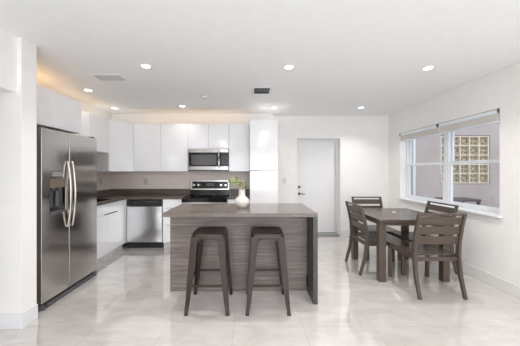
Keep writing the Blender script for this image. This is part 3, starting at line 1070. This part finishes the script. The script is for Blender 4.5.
# ------------------------------------------------------------------ vase with branch
VX, VY = -0.105, 2.83
vs = MB().lathe([(0.0, 0), (0.040, 0), (0.046, 0.004), (0.066, 0.022), (0.080, 0.045), (0.085, 0.068), (0.080, 0.090), (0.064, 0.112),
                 (0.046, 0.126), (0.038, 0.138), (0.036, 0.160), (0.038, 0.203), (0.040, 0.208), (0.034, 0.208), (0.032, 0.200), (0.030, 0.150), (0.0, 0.150)], (0, 0, 0), 40)
vo = vs.build('vase', M['ceramic'], None, smooth=True)
vo.location = (VX, VY, IZ)
tag(vo, 'round-bellied white ceramic vase with straight neck on the island', 'vase')
br = thing('leafy_branch', 'green leafy branch leaning left out of the white vase', 'branch', (VX, VY, IZ + 0.152))
rnd = random.Random(3)
stems = [[(0, 0, 0.152), (-0.012, 0, 0.23), (-0.05, 0.01, 0.275), (-0.10, 0.02, 0.30), (-0.16, 0.03, 0.285)],
         [(0.004, 0.004, 0.152), (-0.006, 0.01, 0.23), (-0.03, 0.02, 0.28), (-0.06, 0.035, 0.325), (-0.10, 0.04, 0.345)],
         [(0, -0.003, 0.152), (0.006, -0.008, 0.22), (0.006, -0.02, 0.27), (-0.008, -0.03, 0.32)],
         [(0.006, 0, 0.152), (0.014, 0, 0.215), (0.035, 0.01, 0.235), (0.055, 0.01, 0.25)]]
O = Vector((VX, VY, IZ))
for si, s in enumerate(stems):
    MB().tube([tuple(O + Vector(p)) for p in s], 0.0018, 6).build('stem', M['stem'], br)
    P = [Vector(p) for p in s]
    leaves = 13 if si < 2 else (6 if si == 2 else 3)
    for k in range(leaves):
        t = 0.35 + 0.65 * k / (leaves - 1)
        f = t * (len(P) - 1)
        i = min(int(f), len(P) - 2)
        p = O + P[i].lerp(P[i + 1], f - i)
        L = rnd.uniform(0.024, 0.040)
        ang = rnd.uniform(0, 2 * PI)
        d = Vector((math.cos(ang), 0.6 * math.sin(ang * 1.7), math.sin(ang))).normalized()
        u = d.cross(Vector((rnd.uniform(-.5, .5), 1, rnd.uniform(-.5, .5)))).normalized()
        nrm = d.cross(u).normalized()
        wd = L * 0.30
        pts = []
        for q in range(7):
            a = q / 6
            hw = wd * math.sin(PI * min(1, a * 0.96 + 0.02)) ** 0.8
            c0 = p + d * L * a - nrm * 0.006 * math.sin(PI * a)
            pts += [c0 + u * hw + nrm * 0.002, c0 - nrm * 0.0006, c0 - u * hw + nrm * 0.002, c0 + nrm * 0.001]
        fs = []
        for q in range(6):
            for m2 in range(4):
                fs.append((q * 4 + m2, q * 4 + (m2 + 1) % 4, q * 4 + 4 + (m2 + 1) % 4, q * 4 + 4 + m2))
        MB().face_list(pts, fs).build('leaf', M['leaf_dark'] if rnd.random() < 0.3 else M['leaf'], br, smooth=True)

# ------------------------------------------------------------------ window blinds


def blind(y0, y1, label):
    r = thing('window_blind', label, 'blind', (XR + 0.05, (y0 + y1) / 2, WZ1), 'raised blinds at the window')
    bx(XR - 0.004, XR + 0.047, y0, y1, WZ1 - 0.055, WZ1 - 0.006).build('head_rail', M['blind_white'], r, 0.003)
    bx(XR - 0.002, XR + 0.045, y0, y1, WZ1 - 0.0058, WZ1 - 0.001).build('head_shadow_strip', M['dark_grey'], r)  # dark strip put in for the shadow line over the head rail
    s = MB()
    for k in range(11):
        z = WZ1 - 0.060 - 0.0068 * k
        s.box(XR - 0.006, XR + 0.045, y0 + 0.008, y1 - 0.008, z - 0.003, z)
    s.build('slats', M['blind'], r)
    bx(XR - 0.006, XR + 0.045, y0 + 0.006, y1 - 0.006, WZ1 - 0.155, WZ1 - 0.136).build('bottom_rail', M['blind_white'], r, 0.003)
    for y in (y0, y1 - 0.012):
        bx(XR - 0.012, XR + 0.01, y - 0.001, y + 0.013, WZ1 - 0.05, WZ1 - 0.002).build('bracket', M['dark_grey'], r)
    MB().tube([(XR - 0.010, y1 - 0.05, WZ1 - 0.05), (XR - 0.010, y1 - 0.05, WZ1 - 0.75)], 0.0035, 6).build('wand', M['plate'], r)
    return r


blind(WY0 + 0.004, YM - 0.004, 'raised cream blind over the right-hand window, nearer the camera')
blind(YM + 0.004, WY1 - 0.004, 'raised cream blind over the left-hand window, nearer the far wall')

# ------------------------------------------------------------------ ceiling fittings


def make_downlight():
    r = thing('recessed_light', '', 'ceiling light', (0, 0, 0), 'recessed ceiling lights')
    MB().lathe([(0.058, 0), (0.058, -0.003), (0.052, -0.006), (0.046, -0.006), (0.044, -0.002), (0.044, 0)], (0, 0, 0), 32).build('trim_ring', M['trim'], r, smooth=True)
    MB().lathe([(0.0, -0.0045), (0.043, -0.0045), (0.043, -0.001), (0.0, -0.001)], (0, 0, 0), 32).build('lens', M['bulb'], r)
    return r


FRONT = bpy.data.lights.new('downlight_and_fill_beam', 'AREA')  # added fill beam, stronger than the visible downlights
FRONT.shape = 'DISK'
FRONT.size = 0.085
FRONT.energy = FRONT_POWER
FRONT.color = (1.0, 0.985, 0.965)
spots = [((-1.125, 2.62), 'recessed light above the gap between refrigerator and island'),
         ((0.41, 2.65), 'recessed light above the right half of the island'),
         ((1.93, 2.67), 'recessed light above the near edge of the dining table'),
         ((-2.26, 3.40), 'recessed light close to the short cabinets by the refrigerator'),
         ((-2.44, 4.37), 'recessed light over the diagonal corner cabinet'),
         ((-1.19, 4.24), 'recessed light in front of the microwave'),
         ((0.41, 4.34), 'recessed light beside the top of the pantry'),
         ((1.95, 4.34), 'recessed light between dining table and far wall')]
dl0 = make_downlight()
for i, ((x, y), lab) in enumerate(spots):
    d = dl0 if i == 0 else copy_tree(dl0)
    d.location = (x, y, H)
    d['label'] = lab
    L = bpy.data.lights.new('downlight_and_fill_beam', 'AREA')
    L.shape = 'DISK'
    L.size = 0.085
    L.energy = DOWNLIGHT_POWER * (0.35, 1.0)[i not in (4,)] * (2.8 if i in (0, 1, 2, 7) else 1.0) * (0.4 if i in (3, 5) else 1.0)
    L.color = (1.0, 0.95, 0.89)
    L.spread = math.radians(115)
    lo = bpy.data.objects.new('downlight_and_fill_beam', L)
    COL.objects.link(lo)
    lo.location = (x, y, H - 0.008)

# fill beams without fixtures, added out of view to bounce light off the floor
for x in (-1.15, 0.41, 1.94):
    for y in (0.96, -0.73, -2.3):
        if x < 0 and y > 0:
            continue
        lo = bpy.data.objects.new('downlight_and_fill_beam', FRONT)
        COL.objects.link(lo)
        lo.location = (x, y, H - 0.008)

v = thing('ceiling_vent', 'white framed air vent with dark slots between the ceiling lights', 'vent', (0.15, 3.45, H))
vx0, vx1, vy0, vy1 = 0.045, 0.255, 3.30, 3.56
fm = MB()
fm.box(vx0 - 0.03, vx1 + 0.03, vy0 - 0.03, vy0, H - 0.010, H - 0.0005).box(vx0 - 0.03, vx1 + 0.03, vy1, vy1 + 0.03, H - 0.010, H - 0.0005)
fm.box(vx0 - 0.03, vx0, vy0, vy1, H - 0.010, H - 0.0005).box(vx1, vx1 + 0.03, vy0, vy1, H - 0.010, H - 0.0005)
fm.build('frame', M['trim'], v, 0.002)
bx(vx0, vx1, vy0, vy1, H - 0.002, H - 0.0005).build('backing', M['slat_dark'], v)
for k in range(1, 9):
    x = vx0 + (vx1 - vx0) * k / 9
    bx(x - 0.003, x + 0.003, vy0, vy1 - 0.10, H - 0.009, H - 0.002).build('slat', M['slat'], v)
v2 = thing('ceiling_vent', 'pale flush air vent in the ceiling near the refrigerator', 'vent', (-1.7, 2.94, H))
bx(-1.87, -1.52, 2.84, 3.05, H - 0.006, H - 0.0005).build('frame', M['ceiling'], v2, 0.002)
for k in range(8):
    y = 2.862 + 0.021 * k
    bx(-1.85, -1.545, y, y + 0.012, H - 0.010, H - 0.0055).build('slat', M['vent_pale'], v2)
sd = thing('smoke_detector', 'small flat white smoke detector on the ceiling', 'smoke detector', (-0.72, 3.72, H))
MB().lathe([(0.0, -0.026), (0.035, -0.026), (0.050, -0.018), (0.055, -0.004), (0.055, -0.0005)], (-0.72, 3.72, H), 28).build('cover', M['plate'], sd, smooth=True)
MB().lathe([(0.0, -0.0285), (0.012, -0.0285), (0.012, -0.026), (0.0, -0.026)], (-0.72, 3.72, H), 16).build('test_button', M['slat'], sd)


# ------------------------------------------------------------------ plates on the walls
def plate_y(name, label, cat, x, y, z, m, kind):
    r = thing(name, label, cat, (x, y, z))
    bx(x - 0.037, x + 0.037, y - 0.006, y - 0.0005, z - 0.058, z + 0.058).build('cover_plate', m, r, 0.002)
    if kind == 'switch':
        bx(x - 0.016, x + 0.016, y - 0.010, y - 0.006, z - 0.032, z + 0.032).build('rocker', m, r, 0.002)
    else:
        for dz in (-0.022, 0.022):
            s = bx(x - 0.015, x + 0.015, y - 0.009, y - 0.006, z + dz - 0.016, z + dz + 0.016).build('socket', m, r, 0.002)
    return r


plate_y('light_switch', 'white light switch on the wall between pantry and door', 'light switch', 0.675, YD, 1.125, M['plate'], 'switch')
plate_y('wall_outlet', 'pale outlet on the backsplash above the dishwasher', 'outlet', -2.07, YK, 1.115, M['almond'], 'outlet')
ol = thing('wall_outlet', 'pale outlet on the left wall above the counter', 'outlet', (XL, 4.47, 1.13))
bx(XL + 0.0005, XL + 0.006, 4.433, 4.507, 1.072, 1.188).build('cover_plate', M['almond'], ol, 0.002)
for dz in (-0.022, 0.022):
    bx(XL + 0.006, XL + 0.009, 4.455, 4.485, 1.13 + dz - 0.016, 1.13 + dz + 0.016).build('socket', M['almond'], ol, 0.002)
